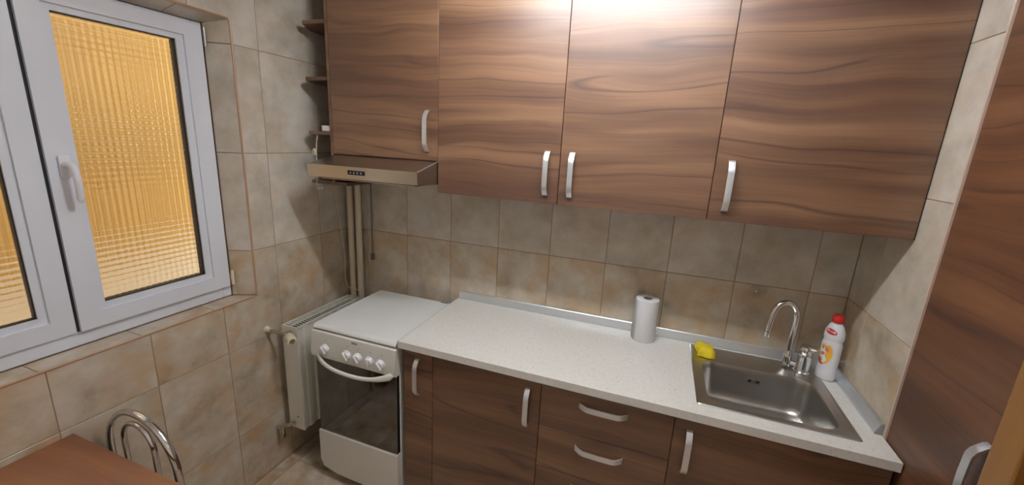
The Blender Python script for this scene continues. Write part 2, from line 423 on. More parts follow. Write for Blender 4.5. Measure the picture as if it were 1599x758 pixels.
obj('sash_gasket', Box(XS-.03, XS-.012, YM-.0110, YM+.0005, SZ0, SZ1), m_gasket, win)
# handle
hb = bm_new(); hy, hz = -1.223, 1.598
box(hb, XS, XS+.010, hy-.015, hy+.015, hz-.035, hz+.035, .004, 2)
hr = obj('handle_plate', hb, m_cream if 0 else m_knob, sR, smooth=True)
hh = bm_new()
pth = catmull([(XS+.008, hy, hz+.005), (XS+.030, hy, hz+.006), (XS+.046, hy+.002, hz-.004), (XS+.052, hy+.004, hz-.035), (XS+.052, hy+.005, hz-.075), (XS+.047, hy+.005, hz-.118)], 6)
tube(hh, pth, [.0115]*6 + [.0105]*(len(pth)-8) + [.009, .006], 12)
obj('handle_lever', hh, m_knob, sR, smooth=True)
# hinges
hg = bm_new(); tube(hg, [(XS+.004, -.713, 2.075), (XS+.004, -.713, 2.150)], .0055, 10); box(hg, XS-.012, XS+.004, -.716, -.7085, 2.08, 2.145)
obj('hinge', hg, m_steel, win, smooth=True)
hg = bm_new(); tube(hg, [(XS+.006, -.711, 1.022), (XS+.006, -.711, 1.092)], .007, 10); box(hg, XS-.012, XS+.006, -.716, -.7085, 1.03, 1.075)
obj('hinge', hg, m_cream, win, smooth=True)
# loggia beyond the glass
struct('wall_outside', Box(-1.05, -1.0, -3.2, .6, .2, 3.2), m_yellowwall)
for k, yy in enumerate((-2.1, -1.6, -1.15, -.72, -.30, .12)):
    struct('trim_%d' % (10+k), Box(-.999, -.96, yy, yy+.10, 1.031, 3.2), m_added_slat)  # posts added so the refracting glass cells show darker spots
for k, zz in enumerate((1.60, 2.25)):
    struct('trim_%d' % (20+k), Box(-.9595, -.93, -3.2, .6, zz, zz+.13), m_added_slat)  # rails added likewise, for darker bands in the glass pattern
struct('trim_6', Box(-.999, -.90, -3.2, .6, .2, 1.03), m_creamwall)

# ---------------------------------------------------------------- cabinet handles
def bow_bm(c, L, w, out, along, acr, h=.031, th=.005):
    """aluminium bow handle; c = centre on the door face; out / along / acr unit vectors"""
    c = Vector(c); out, along, acr = Vector(out), Vector(along), Vector(acr)
    P = [(-L/2, 0), (-L/2+.004, .010), (-L/2+.022, h-.007), (-L/2+.036, h-.001), (-L/4, h), (0, h+.001), (L/4, h), (L/2-.036, h-.001), (L/2-.022, h-.007), (L/2-.004, .010), (L/2, 0)]
    bm = bm_new(); rows = []
    for i, (a, o) in enumerate(P):
        a2, o2 = P[max(i-1, 0)]; a3, o3 = P[min(i+1, len(P)-1)]
        t = Vector((a3-a2, o3-o2)).normalized(); n = Vector((t.y, -t.x))   # inward
        ai, oi = a+n.x*th, max(0, o+n.y*th)
        rows.append([bm.verts.new(c+along*p+out*q+acr*s_) for (p, q, s_) in ((a, o, -w/2), (a, o+.0006, -w/6), (a, o+.0006, w/6), (a, o, w/2), (ai, oi, w/2), (ai, oi, -w/2))])
    for A, B in zip(rows, rows[1:]):
        for k in range(6): bm.faces.new((A[k], A[(k+1) % 6], B[(k+1) % 6], B[k]))
    bm.faces.new(rows[0]); bm.faces.new(rows[-1][::-1])
    bmesh.ops.recalc_face_normals(bm, faces=bm.faces[:])
    return bm
def handle_v(x, z, yf, door): return obj('handle', bow_bm((x, yf, z), .185, .021, (0,-1,0), (0,0,1), (1,0,0)), m_alu, door, smooth=True, sharp=25)
def handle_h(x, z, yf, door): return obj('handle', bow_bm((x, yf, z), .19, .021, (0,-1,0), (1,0,0), (0,0,1)), m_alu, door, smooth=True, sharp=25)

def carcass(x0, x1, y0, y1, z0, z1, t=.016):
    b = bm_new()
    box(b, x0, x0+t, y0, y1, z0, z1); box(b, x1-t, x1, y0, y1, z0, z1)
    box(b, x0+t, x1-t, y0, y1, z0, z0+t); box(b, x0+t, x1-t, y0, y1, z1-t, z1); box(b, x0+t, x1-t, y1-.006, y1, z0+t, z1-t)
    return b
def door(x0, x1, z0, z1, yf, parent, name='door', t=.018):
    g_ = .0014
    return obj(name, Box(x0+g_, x1-g_, yf, yf+t, z0+g_, z1-g_, .0008), m_wood, parent)

# ---------------------------------------------------------------- wall cabinets
UX = [.2212, .8178, 1.3857, 1.9589, 2.5768]; UT = 2.45
ulab = ['short walnut wall cabinet above the cooker hood', 'tall walnut wall cabinet right of the hood, handle at its right',
        'walnut wall cabinet second from the right wall, handle at its left', 'widest walnut wall cabinet, over the sink against the right wall']
uh = [(.764, 1.779), (1.332, 1.630), (1.436, 1.630), (2.012, 1.633)]
for i in range(4):
    zb = 1.6479 if i == 0 else 1.5042
    t = thing('wall_cabinet', ulab[i], 'cabinet', ((UX[i]+UX[i+1])/2, -.17, zb), 'wall cabinets')
    obj('body', carcass(UX[i]+.0006, UX[i+1]-.0006, YU+.020, -.001, zb+.001, UT), m_wood, t)
    d = door(UX[i], UX[i+1], zb, UT, YU, t)
    handle_v(uh[i][0], uh[i][1], YU, d)
struct('trim_7', Box(.0, XR, YU+.03, -.002, UT+.001, ZC), m_paint)
obj_f = obj('filler_strip', Box(UX[4], XR-.0008, YU+.004, YU+.02, 1.5042, UT), m_edge); tag(obj_f, 'thin dark filler strip between the widest wall cabinet and the right wall', 'filler strip')

# open corner shelves
t = thing('corner_shelf_unit', 'open walnut corner shelves beside the short wall cabinet', 'shelf', (.12, -.2, 1.49))
SP = [(.203, YU), (.070, YU), (.001, -.222), (.001, -.066), (.203, -.066)]
for zt in (2.268, 2.014, 1.756):
    obj('shelf', prism(bm_new(), SP, 'z', zt-.017, zt), m_wood, t)
obj('shelf', prism(bm_new(), [(.300, YU), (.070, YU), (.001, -.222), (.001, -.066), (.300, -.066)], 'z', 1.492, 1.508), m_wood, t)
obj('side_panel', Box(.2035, .2200, YU+.002, -.003, 1.5085, UT), m_wood, t)
dv = bm_new(); box(dv, .142, .1995, YU+.012, YU+.09, 1.7565, 1.785, .003)
bmesh.ops.rotate(dv, verts=dv.verts[:], cent=(.18, -.28, 1.7565), matrix=Matrix.Rotation(math.radians(3), 3, 'Z'))
bmesh.ops.translate(dv, verts=dv.verts[:], vec=(-.002, 0, 0))
tag(obj('adapter_box', dv, m_knob, smooth=True), 'small white plastic box on the third corner shelf', 'adapter')
# cables in the corner
c1 = catmull([(.128,-.348,1.735), (.127,-.350,1.72), (.124,-.352,1.70), (.118,-.352,1.62), (.117,-.349,1.54), (.112,-.352,1.48), (.085,-.25,1.47), (.02,-.14,1.44), (.02,-.125,1.33), (.024,-.11,1.225), (.028,-.09,1.02), (.035,-.10,.90), (.06,-.10,.83), (.12,-.075,.805)], 8)
tag(obj('cable', tube(bm_new(), c1, .0024, 6), m_cable, smooth=True), 'thin cream cable hanging down the corner to the radiator', 'cable', 'corner cables')
cl = bm_new()
for k, rr in enumerate((.017, .014, .011)):
    tube(cl, [(.118+rr*.62*math.cos(a), -.362-.004*k, 1.652+rr*math.sin(a)) for a in [2*math.pi*j/20 for j in range(21)]], .0022, 6)
tag(obj('cable_coil', cl, m_cable, smooth=True), 'small coil of cream cable above the hood corner', 'cable')
c2 = catmull([(.172,-.012,1.56), (.172,-.010,1.40), (.170,-.009,1.20), (.171,-.010,1.04)], 6)
gc = thing('power_cord', 'dark cord with a plug hanging on the back wall under the hood', 'cord', (.171,-.012,1.0))
obj('cord', tube(bm_new(), c2, .0030, 6), m_gcable, gc, smooth=True)
obj('plug', Box(.163,.180,-.022,-.001,1.000,1.040,.004,2), m_gcable, gc, smooth=True)
hk = bm_new(); box(hk, .0005, .006, -.245, -.215, 1.44, 1.475, .002); tube(hk, catmull([(.006,-.23,1.455),(.022,-.23,1.445),(.026,-.23,1.458),(.024,-.23,1.47)],4), .004, 8)
tag(obj('wall_hook', hk, m_whitep, smooth=True), 'small white hook on the left wall below the corner shelves', 'hook')

# ---------------------------------------------------------------- cooker hood
h = thing('cooker_hood', 'slim stainless steel cooker hood under the short wall cabinet', 'cooker hood', (.52, -.3, 1.54))
X0, X1 = .2218, .8172
PF = [(-.514, 1.606), (-.509, 1.5525), (-.340, 1.541), (-.006, 1.541), (-.006, 1.6465), (YU+.004, 1.6465)]
obj('body', prism(bm_new(), PF, 'x', X0+.001, X1-.001), m_hood, h)
obj('front_panel', prism(bm_new(), [(-.5165, 1.607), (-.5115, 1.5505), (-.508, 1.5515), (-.513, 1.608)], 'x', X0-.001, X1+.001), m_hood, h)
obj('edge_highlight_strip', prism(bm_new(), [(-.5160,1.6065), (-.512,1.6095), (YU+.002,1.6500 - .002), (YU+.002,1.6445), (-.512,1.604)], 'x', X1-.0012, X1+.0012), m_alu, h)  # bright strip laid on as the highlight along the hood's right edge
obj('control_panel', prism(bm_new(), [(-.5185,1.591), (-.5170,1.572), (-.512,1.572), (-.513,1.591)], 'x', .458, .548), m_black, h)
for k in range(4): obj('button', lathe(bm_new(), [(.0042,0), (.0038,.0015)], (.474+.019*k, -.5178, 1.5815), 12, axis=(0,-1,.08)), m_cap, h)
obj('filter', Box(X0+.04, X1-.04, -.47, -.06, 1.5385, 1.5425), m_steel, h)

# ---------------------------------------------------------------- worktop, sink
SX0, SX1, SY0, SY1 = 2.005, 2.505, -.535, -.038
CL = .7693
w = bm_new(); y0, y1, z0, z1 = -.600, -.0008, .8274, CT
hx0, hx1, hy0, hy1 = SX0+.012, SX1-.012, SY0+.012, SY1-.012
box(w, CL, hx0, y0, y1, z0, z1); box(w, hx1, XR-.0008, y0, y1, z0, z1); box(w, hx0, hx1, y0, hy0, z0, z1); box(w, hx0, hx1, hy1, y1, z0, z1)
bmesh.ops.remove_doubles(w, verts=w.verts[:], dist=1e-5)
dup = [f for f in w.faces if any(abs(abs(f.normal.x)-1) < .01 and abs(f.calc_center_median().x-xx) < 1e-4 and not (hy0 < f.calc_center_median().y < hy1 and f.calc_area() > .01) for xx in (hx0, hx1))]
top = thing('worktop', 'speckled off-white worktop over the base cabinets', 'worktop', (1.67, -.3, z0))
obj('slab', w, m_top, top)
obj('end_strip', Box(CL-.0018, CL-.0002, y0, y1, z0, z1), m_gcable, top)
def rrect(x0, x1, y0, y1, r, z, n=6):
    out = []
    for (cx, cy, a0) in ((x1-r, y1-r, 0), (x0+r, y1-r, 90), (x0+r, y0+r, 180), (x1-r, y0+r, 270)):
        for k in range(n+1):
            a = math.radians(a0+90*k/n); out.append((cx+r*math.cos(a), cy+r*math.sin(a), z))
    return out
sk = thing('kitchen_sink', 'square stainless steel sink set into the worktop', 'sink', (2.25, -.29, CT))
b = bm_new()
B0, B1, B2, B3 = 2.048, 2.462, -.502, -.176     # bowl opening
loops = [rrect(SX0, SX1, SY0, SY1, .010, CT+.0004), rrect(SX0+.002, SX1-.002, SY0+.002, SY1-.002, .010, CT+.0035), rrect(SX0+.007, SX1-.007, SY0+.007, SY1-.007, .012, CT+.0042),
         rrect(SX0+.013, SX1-.013, SY0+.013, SY1-.013, .014, CT+.0018),
         rrect(B0-.007, B1+.007, B2-.007, B3+.007, .062, CT+.0016), rrect(B0-.002, B1+.002, B2-.002, B3+.002, .060, CT+.0006), rrect(B0, B1, B2, B3, .058, CT-.004)]
for (q, dz, rr) in ((.004, .03, .058), (.010, .115, .060), (.016, .138, .060), (.028, .152, .058), (.050, .158, .05), (.11, .160, .04)):
    loops.append(rrect(B0+q, B1-q, B2+q, B3-q, rr, CT-dz))
rings = [[b.verts.new(p) for p in L] for L in loops]
for A, Bq in zip(rings, rings[1:]):
    for k in range(len(A)): b.faces.new((A[k], A[(k+1) % len(A)], Bq[(k+1) % len(A)], Bq[k]))
b.faces.new(rings[-1])
bmesh.ops.recalc_face_normals(b, faces=b.faces[:])
for f in b.faces:
    pass
obj('basin', b, m_sink, sk, smooth=True, sharp=50)
ov = bm_new(); box(ov, 2.233, 2.283, B3-.0085, B3-.0055, CT-.058, CT-.038, .003, 2)
ovf = obj('overflow', ov, m_steel, sk)
for k in (-1, 1): obj('overflow_slot', Box(2.258+k*.015-.006, 2.258+k*.015+.006, B3-.0100, B3-.0080, CT-.054, CT-.042), m_dark, ovf)
obj('overflow_screw', lathe(bm_new(), [(.005,0), (.004,.002)], (2.258, B3-.0085, CT-.048), 12, axis=(0,-1,0)), m_chrome, ovf)
obj('drain', lathe(bm_new(), [(.045,.0), (.043,.003), (.030,.002), (.010,.004), (.001,.005)], (2.255, -.34, CT-.160), 24), m_chrome, sk, smooth=True)

# tap
tp = thing('mixer_tap', 'chrome swan-neck mixer tap behind the sink bowl', 'tap', (2.43, -.105, CT+.002))
TX, TY = 2.441, -.108
obj('body', lathe(bm_new(), [(.030,.002), (.030,.008), (.0265,.012), (.0265,.075), (.027,.078), (.027,.084), (.025,.090)], (TX, TY, CT), 24), m_chrome, tp, smooth=True)
lv = bm_new(); lathe(lv, [(.0235,0), (.0262,.004), (.0265,.022), (.022,.032), (.010,.037)], (TX, TY, CT+.091), 24, axis=(.10,-.12,1))
tube(lv, [(TX+.006, TY-.012, CT+.118), (TX+.018, TY-.022, CT+.124), (TX+.028, TY-.036, CT+.126)], [.0105,.0095,.007], 10)
obj('lever', lv, m_chrome, tp, smooth=True)
SXp, SYp = 2.388, -.088
obj('spout_base', lathe(bm_new(), [(.0135,.012), (.0175,.016), (.0175,.066), (.0145,.074), (.0125,.082)], (SXp, SYp, CT), 20), m_chrome, tp, smooth=True)
sb = bm_new(); tube(sb, [(SXp, SYp, CT+.030), (TX, TY, CT+.030)], .011, 12); obj('spout_link', sb, m_chrome, tp, smooth=True)
pp = [(SXp, SYp, CT+.07), (SXp, SYp, CT+.16), (SXp+.001, SYp-.002, CT+.225)]
for k in range(1, 13):
    a = math.radians(180*k/12*.94); pp.append((SXp-.046+.046*math.cos(a), SYp-.002-.012*(1-math.cos(a)), CT+.235+.062*math.sin(a)))
pp += [(SXp-.098, SYp-.030, CT+.19), (SXp-.101, SYp-.032, CT+.150)]
obj('spout', tube(bm_new(), pp, [.0120]*(len(pp)-2)+[.0112,.0105], 14), m_chrome, tp, smooth=True)
e_ = Vector(pp[-1]); obj('aerator', lathe(bm_new(), [(.0110,-.012), (.0130,-.010), (.0130,.012), (.0110,.014)], e_, 16, axis=(.05,.05,1)), m_chrome, tp, smooth=True)

# aluminium upstand strips
def upstand(axis, lo_, hi_, wallc):
    pr = [(0, CT+.0005), (-.021, CT+.0005), (-.0205, CT+.006), (-.008, CT+.038), (-.005, CT+.041), (0, CT+.041)]
    if axis == 'x': return prism(bm_new(), [(-.0008+p, z) for p, z in pr], 'x', lo_, hi_)
    return prism(bm_new(), [(XR-.0012+p, z) for p, z in pr], 'y', lo_, hi_)
tag(obj('upstand_strip', upstand('x', CL+.004, XR-.026, 0), m_alu2), 'long aluminium upstand strip along the back wall', 'upstand', 'worktop upstands')
us = thing('upstand_strip', 'short aluminium upstand strip along the right wall by the sink', 'upstand', (XR-.01, -.24, CT+.0005), 'worktop upstands')
obj('profile', upstand('y', -.462, -.003, 0), m_alu2, us)
obj('end_cap', upstand('y', -.4665, -.4622, 0), m_cap, us, label='grey plastic end cap')

# ---------------------------------------------------------------- base cabinets
BX = [.7807, .933, 1.4343, 1.9381, XR-.004]
BT = .8262; BZ = .06
blab = ['narrow walnut base cabinet beside the white stove', 'walnut base cabinet with one door left of the drawers', 'walnut drawer unit under the worktop', 'wide walnut base cabinet under the sink']
for i in range(4):
    x0, x1 = BX[i], BX[i+1]
    t = thing('base_cabinet' if i != 2 else 'drawer_cabinet', blab[i], 'cabinet', ((x0+x1)/2, -.3, ZF), 'base cabinets')
    if i == 3:                                       # open top so the bowl hangs inside
        b = bm_new(); box(b, x0+.0006, x0+.016, YB+.02, -.06, BZ, BT); box(b, x1-.016, x1-.0006, YB+.02, -.03, BZ, BT); box(b, x0+.016, x1-.016, YB+.02, -.06, BZ, BZ+.016)
        box(b, x0+.016, x1-.016, YB+.02, YB+.035, BT-.018, BT)
    else: b = carcass(x0+.0006, x1-.0006, YB+.020, -.03, BZ, BT)
    obj('body', b, m_wood, t)
    obj('plinth', Box(x0, x1, YB+.06, YB+.076, ZF+.001, BZ-.001), m_wood, t)
    if i == 2:
        zz = [.8235, .6236, .4271, .235, .063]
        for k in range(4):
            d = door(x0, x1, zz[k+1], zz[k], YB, t, 'drawer'); handle_h(1.684, (.764, .568, .375, .18)[k], YB, d)
    else:
        d = door(x0, x1, .063, .8235, YB, t)
        handle_v({0: .857, 1: 1.380, 3: 1.992}[i], {0: .691, 1: .689, 3: .683}[i], YB, d)

# tall cabinet in the right-hand recess
YT0, YT1 = -.4825, -.915
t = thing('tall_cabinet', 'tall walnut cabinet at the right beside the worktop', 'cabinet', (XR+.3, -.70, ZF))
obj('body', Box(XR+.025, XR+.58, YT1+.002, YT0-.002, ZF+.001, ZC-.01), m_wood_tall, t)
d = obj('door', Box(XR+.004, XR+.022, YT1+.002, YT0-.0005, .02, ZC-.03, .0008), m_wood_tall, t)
obj('handle', bow_bm((XR+.004, -.842, 1.022), .19, .024, (-1,0,0), (0,0,1), (0,1,0), h=.034), m_alu, d, smooth=True, sharp=25)
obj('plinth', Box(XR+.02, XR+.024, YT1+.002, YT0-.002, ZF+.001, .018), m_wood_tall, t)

# room door with its casing
dr = struct('door_1', Box(XR+.03, XR+.07, -1.80, -.995, ZF+.01, 2.00, .002), m_ochre)
cs = bm_new(); box(cs, XR-.050, XR+.12, -.990, -.9175, ZF+.001, 2.06, .004, 2); box(cs, XR-.050, XR+.12, -1.86, -1.805, ZF+.001, 2.06, .004, 2); box(cs, XR-.050, XR+.12, -1.805, -.990, 2.005, 2.06, .004, 2)
struct('trim_8', cs, m_ochre)

# ---------------------------------------------------------------- stove
st = thing('gas_stove', 'white freestanding stove with closed lid beside the worktop', 'stove', (.52, -.33, ZF))
x0, x1 = .279, .7585
obj('body', Box(x0, x1, -.572, -.085, ZF+.03, .815, .003), m_enamel, st)
obj('hob', Box(x0+.002, x1-.002, -.588, -.085, .8155, .8215), m_steel, st)
obj('lid', prism(bm_new(), [(-.084,.823), (-.084,.845), (-.575,.845), (-.588,.8425), (-.596,.836), (-.599,.828), (-.597,.823)], 'x', x0+.003, x1-.003), m_lid, st, smooth=True)
obj('lid_hinge', Box(x1-.06, x1-.02, -.094, -.078, .8455, .8490, .001), m_gcable, st)
obj('control_panel', prism(bm_new(), [(-.573,.815), (-.598,.815), (-.604,.810), (-.616,.705), (-.613,.684), (-.606,.678), (-.573,.678)], 'x', x0-.004, x1+.002), m_enamel, st, smooth=True, sharp=30)
kn = [(.364,.742), (.494,.739), (.557,.7395), (.622,.738), (.685,.737)]
for k, (x, z) in enumerate(kn):
    yk = -.604 - (.810-z)/.105*.012
    b = lathe(bm_new(), [(.0235,0), (.0235,.004), (.0205,.007), (.0185,.017), (.012,.019)], (x, yk-.0005, z-.004), 22, axis=(0,-1,-.115))
    a = (.5, .45, .5, .0, .55)[k]
    rg = bm_new(); box(rg, -.0045, .0045, -.022, .021, .012, .026, .003, 2)
    Q = Matrix.Translation((x, yk, z-.004)) @ Vector((0,0,1)).rotation_difference(Vector((0,-1,-.115)).normalized()).to_matrix().to_4x4() @ Matrix.Rotation(a, 4, 'Z')
    bmesh.ops.transform(rg, matrix=Q, verts=rg.verts[:])
    ko = obj('knob', b, m_knob, st, smooth=True); obj('grip', rg, m_knob, ko, smooth=True)
    mk = lathe(bm_new(), [(.0028,0), (.0028,.0006)], (x+.002, -.6065-(.805-(z+.037))/.105*.012+.0005, z+.036), 8, axis=(0,-1,-.115)); obj('knob_mark', mk, m_grey, st)
lg = bm_new()
for k, (wd) in enumerate((.006, .005, .006, .005)): box(lg, .517+.0085*k, .517+.0085*k+wd, -.6070, -.6050, .7925, .8000)
obj('maker_mark', lg, m_grey, st, label='tiny unreadable dark maker mark')
od = obj('oven_door', Box(x0+.010, x1-.002, -.598, -.574, .254, .673, .002), m_oven, st)
obj('door_edge', Box(x0+.006, x1-.0005, -.5985, -.574, .2505, .2535), m_enamel, od)
obj('vent_strip', Box(x0+.012, x1-.004, -.592, -.574, .6735, .6775), m_dark, st)
# bow handle: sagging lens-shaped grip
hb = bm_new(); n = 28; rows = []
for k in range(n+1):
    u = k/n; q = 2*u-1; x = .305+(.752-.305)*u
    zc = .690-.038*(1-q*q)-.004*u; yy = -.606-.040*(1-q**4)
    hh_ = .0105*(1-abs(q)**3*.0)+.010*max(0, abs(q)-.55)/.45*(1 if abs(q) < .93 else max(.15, (1-abs(q))/.07)); th = .008
    if abs(q) > .985: hh_ *= .4
    ring = []
    for s_ in range(12):
        a = 2*math.pi*s_/12; ring.append(hb.verts.new((x, yy+th*math.cos(a), zc+hh_*math.sin(a))))
    rows.append(ring)
for A, B in zip(rows, rows[1:]):
    for k in range(12): hb.faces.new((A[k], A[(k+1) % 12], B[(k+1) % 12], B[k]))
hb.faces.new(rows[0][::-1]); hb.faces.new(rows[-1]); bmesh.ops.recalc_face_normals(hb, faces=hb.faces[:])
obj('handle', hb, m_enamel, od, smooth=True)
obj('drawer', prism(bm_new(), [(x0+.0, .249), (x0+.0, .075), (x0+.018, .035), (x0+.10, .012), (x1-.07, .002), (x1-.0, .002), (x1-.0, .249)], 'y', -.603, -.574), m_enamel, st)
for (x, y) in ((x0+.04, -.53), (x1-.04, -.53), (x0+.04, -.13), (x1-.04, -.13)):
    obj('foot', lathe(bm_new(), [(.018,0), (.018,.030)], (x, y, ZF), 12), m_gcable, st)

# ---------------------------------------------------------------- radiator
rd = thing('radiator', 'white panel radiator on the left wall beside the stove', 'radiator', (.1, -.34, ZF))
ry0, ry1, rz0, rz1 = -.580, -.112, .185, .785
for xa in (.0600, .1490):
    sgn = -1 if xa < .1 else 1; pts = []; n = 11
    b = bm_new()
    ys = [ry0]; pitch = (ry1-ry0)/8
    prof = [(ry0, 0)]
    for k in range(8):
        a = ry0+pitch*k; prof += [(a+pitch*.18, 0), (a+pitch*.30, -.0065), (a+pitch*.70, -.0065), (a+pitch*.82, 0)]
    prof.append((ry1, 0))
    face = [(xa+(.004 if sgn > 0 else 0)+d*sgn, y) for y, d in prof]
    rear = [(xa+(0 if sgn > 0 else .004)+d*sgn*0.9-(0), y) for y, d in prof[::-1]]
    rear = [(fx_-.003*sgn, y) for fx_, y in face[::-1]]
    prism(b, face+rear, 'z', rz0, rz1-.006)
    obj('panel', b, m_rad, rd)
obj('side_cover', Box(.0570, .1560, ry0-.004, ry0-.0005, rz0+.005, rz1), m_rad, rd)
obj('side_cover', Box(.0570, .1560, ry1+.0005, ry1+.004, rz0+.005, rz1), m_rad, rd)
gr = bm_new(); gy = ry0
box(gr, .0570, .0660, ry0, ry1, rz1-.005, rz1); box(gr, .1470, .1560, ry0, ry1, rz1-.005, rz1); box(gr, .104, .109, ry0, ry1, rz1-.005, rz1)
nb = 27
for k in range(nb+1):
    y = ry0+(ry1-ry0-.004)*k/nb; box(gr, .066, .147, y, y+.0055, rz1-.0022, rz1-.0008)
obj('top_grille', gr, m_rad, rd)
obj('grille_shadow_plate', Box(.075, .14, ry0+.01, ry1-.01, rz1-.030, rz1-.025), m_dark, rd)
obj('plug', lathe(bm_new(), [(.004,0), (.004,.002)], (.118, ry0-.004, .262), 8, axis=(0,-1,0)), m_dark, rd)
for (ya_, za_) in ((-.52,.3), (-.52,.68), (-.20,.3), (-.20,.68)):
    obj('wall_bracket', Box(.0012, .056, ya_, ya_+.03, za_, za_+.03), m_rad, rd)
tv = thing('thermostatic_valve', 'cream thermostatic valve at the top of the radiator', 'valve', (.1, -.62, .75))
vb = bm_new(); tube(vb, catmull([(.0015,-.625,.765), (.035,-.628,.765), (.052,-.625,.763), (.085,-.624,.762), (.118,-.624,.762), (.116,-.606,.760), (.116,-.5855,.757)], 5), .0085, 12)
obj('valve_body', vb, m_brass, tv, smooth=True)
obj('wall_elbow', lathe(bm_new(), [(.018,0), (.016,.006), (.012,.014), (.012,.030)], (.001, -.625, .765), 16, axis=(1,0,0)), m_cream, tv, smooth=True)
obj('collar', lathe(bm_new(), [(.014,-.006), (.017,-.004), (.017,.012), (.014,.014)], (.138,-.624,.763), 16, axis=(.9,-.42,-.10)), m_chrome, tv, smooth=True)
obj('valve_head', lathe(bm_new(), [(.018,.014), (.0225,.020), (.0235,.052), (.0215,.068), (.017,.071)], (.138,-.624,.763), 20, axis=(.9,-.42,-.10)), m_cream, tv, smooth=True)
obj('valve_cap', lathe(bm_new(), [(.013,.0712), (.012,.0732)], (.138,-.624,.763), 16, axis=(.9,-.42,-.10)), m_grey, tv)
bv = thing('return_valve', 'chrome return valve at the foot of the radiator', 'valve', (.06, -.62, .2))
b = bm_new(); tube(b, [(.0015,-.62,.190), (.045,-.62,.190)], .009, 12); tube(b, [(.040,-.62,.160), (.042,-.62,.200), (.052,-.618,.215)], [.013,.013,.009], 12)
tube(b, [(.045,-.62,.212), (.085,-.612,.222), (.105,-.5855,.226)], .0095, 12); obj('valve_body', b, m_brass, bv, smooth=True)
obj('nut', lathe(bm_new(), [(.017,-.008), (.017,.008)], (.100,-.598,.224), 6, axis=(.5,.86,.08)), m_chrome, bv)
obj('cap', lathe(bm_new(), [(.016,-.012), (.016,.010), (.012,.014)], (.040,-.62,.150), 6, axis=(0,0,-1)), m_brass, bv)
# heating pipes
for (x, lab) in ((.042, 'cream heating pipe in the corner, nearer the left wall'), (.101, 'cream heating pipe in the corner, right of its twin')):
    pq = thing('heating_pipe', lab, 'pipe', (x, -.040, ZF), 'corner heating pipes')
    obj('tube', tube(bm_new(), [(x, -.040, ZF+.0005), (x, -.040, ZC-.0005)], .0185, 16), m_pipe, pq, smooth=True)
    obj('collar', lathe(bm_new(), [(.0188,0), (.0215,.002), (.0215,.016), (.0188,.018)], (x, -.040, .80 if x > .05 else .70), 16), m_pipe, pq, smooth=True)

# ---------------------------------------------------------------- things on the worktop
pr_ = thing('paper_towel_roll', 'white kitchen paper roll standing on the worktop', 'paper roll', (1.795, -.080, CT+.0003))
R0 = .053; cx, cy = 1.795, -.080
b = bm_new(); lathe(b, [(.021,.001), (R0-.002,.0005), (R0,.003), (R0,.205), (R0-.003,.208), (.021,.2075)], (cx, cy, CT), 36, cap=False)
# inner wall
lathe(b, [(.021,.2075), (.021,.001)], (cx, cy, CT), 36, cap=False)
obj('paper', b, m_paper, pr_, smooth=True)
b = bm_new(); lathe(b, [(.0208,.0015), (.0208,.206), (.0190,.206), (.0190,.0015)], (cx, cy, CT), 28, cap=False); obj('core', b, m_card, pr_, smooth=True)
fl = bm_new(); A_ = []
for k in range(9):
    a = math.radians(150+9*k); rr = R0+.0008+.009*max(0, (5-k)/5)**1.2*(1)
    x, y = cx+rr*math.cos(a), cy+rr*math.sin(a); A_.append((x, min(y, -.024)))
for off in (0,):
    V0 = [fl.verts.new((x, y, CT+.002)) for x, y in A_]; V1 = [fl.verts.new((x+.002*math.sin(i), y, CT+.203-.020*(1-i/8))) for i, (x, y) in enumerate(A_)]
    for i in range(8): fl.faces.new((V0[i], V0[i+1], V1[i+1], V1[i]))
bmesh.ops.solidify(fl, geom=fl.faces[:], thickness=.0006)
obj('loose_sheet', fl, m_paper, pr_, smooth=True)

# cleaning bottle
bc = Vector((2.521, -.118, CT+.0003)); ROT = math.radians(-50)   # wide axis turned
bt = thing('cleaning_bottle', 'white bottle of cleaner with a red cap beside the tap', 'bottle', bc)
BP = [(r_, h_*1.03) for r_, h_ in [(.010,0), (.031,.001), (.0355,.006), (.0365,.03), (.0362,.11), (.0368,.150), (.0345,.160), (.0325,.166), (.0345,.173), (.0372,.182), (.0350,.205), (.0265,.228), (.0185,.240), (.0165,.244), (.0165,.248)]]
KX, KY = 1.0, .74
obj('bottle_body', lathe(bm_new(), BP, bc, 36, KX, KY, ROT), m_bottle, bt, smooth=True, sharp=60)
obj('cap', lathe(bm_new(), [(.0195,.2505), (.0215,.2535), (.0200,.270), (.0175,.276), (.0155,.2765), (.0150,.2835), (.011,.2845)], bc, 24), m_red, bt, smooth=True)
def brad(z):
    for (r0_, h0), (r1_, h1) in zip(BP, BP[1:]):
        if h0 <= z <= h1: return r0_+(r1_-r0_)*(z-h0)/(h1-h0+1e-9)
    return .02
PHI = math.radians(-104)      # label centre in the bottle's own frame (narrow side faces front)
def patch(outline, off, centre=None):
    """outline in (s, z): s = distance around the body from the label's centre line"""
    b = bm_new(); cz_ = centre or (sum(p[0] for p in outline)/len(outline), sum(p[1] for p in outline)/len(outline))
    def P(s_, z):
        ph = PHI + s_/.033; r = brad(z)+off; x, y = r*KX*math.cos(ph), r*KY*math.sin(ph)
        return Vector((bc.x + x*math.cos(ROT)-y*math.sin(ROT), bc.y + x*math.sin(ROT)+y*math.cos(ROT), bc.z+z))
    rings = []
    for f_ in (1, .75, .5, .25):
        rings.append([b.verts.new(P(cz_[0]+(s_-cz_[0])*f_, cz_[1]+(z-cz_[1])*f_)) for s_, z in outline])
    n_ = len(outline)
    for A, B in zip(rings, rings[1:]):
        for k in range(n_): b.faces.new((A[k], A[(k+1) % n_], B[(k+1) % n_], B[k]))
    b.faces.new(rings[-1]); bmesh.ops.recalc_face_normals(b, faces=b.faces[:])
    return b
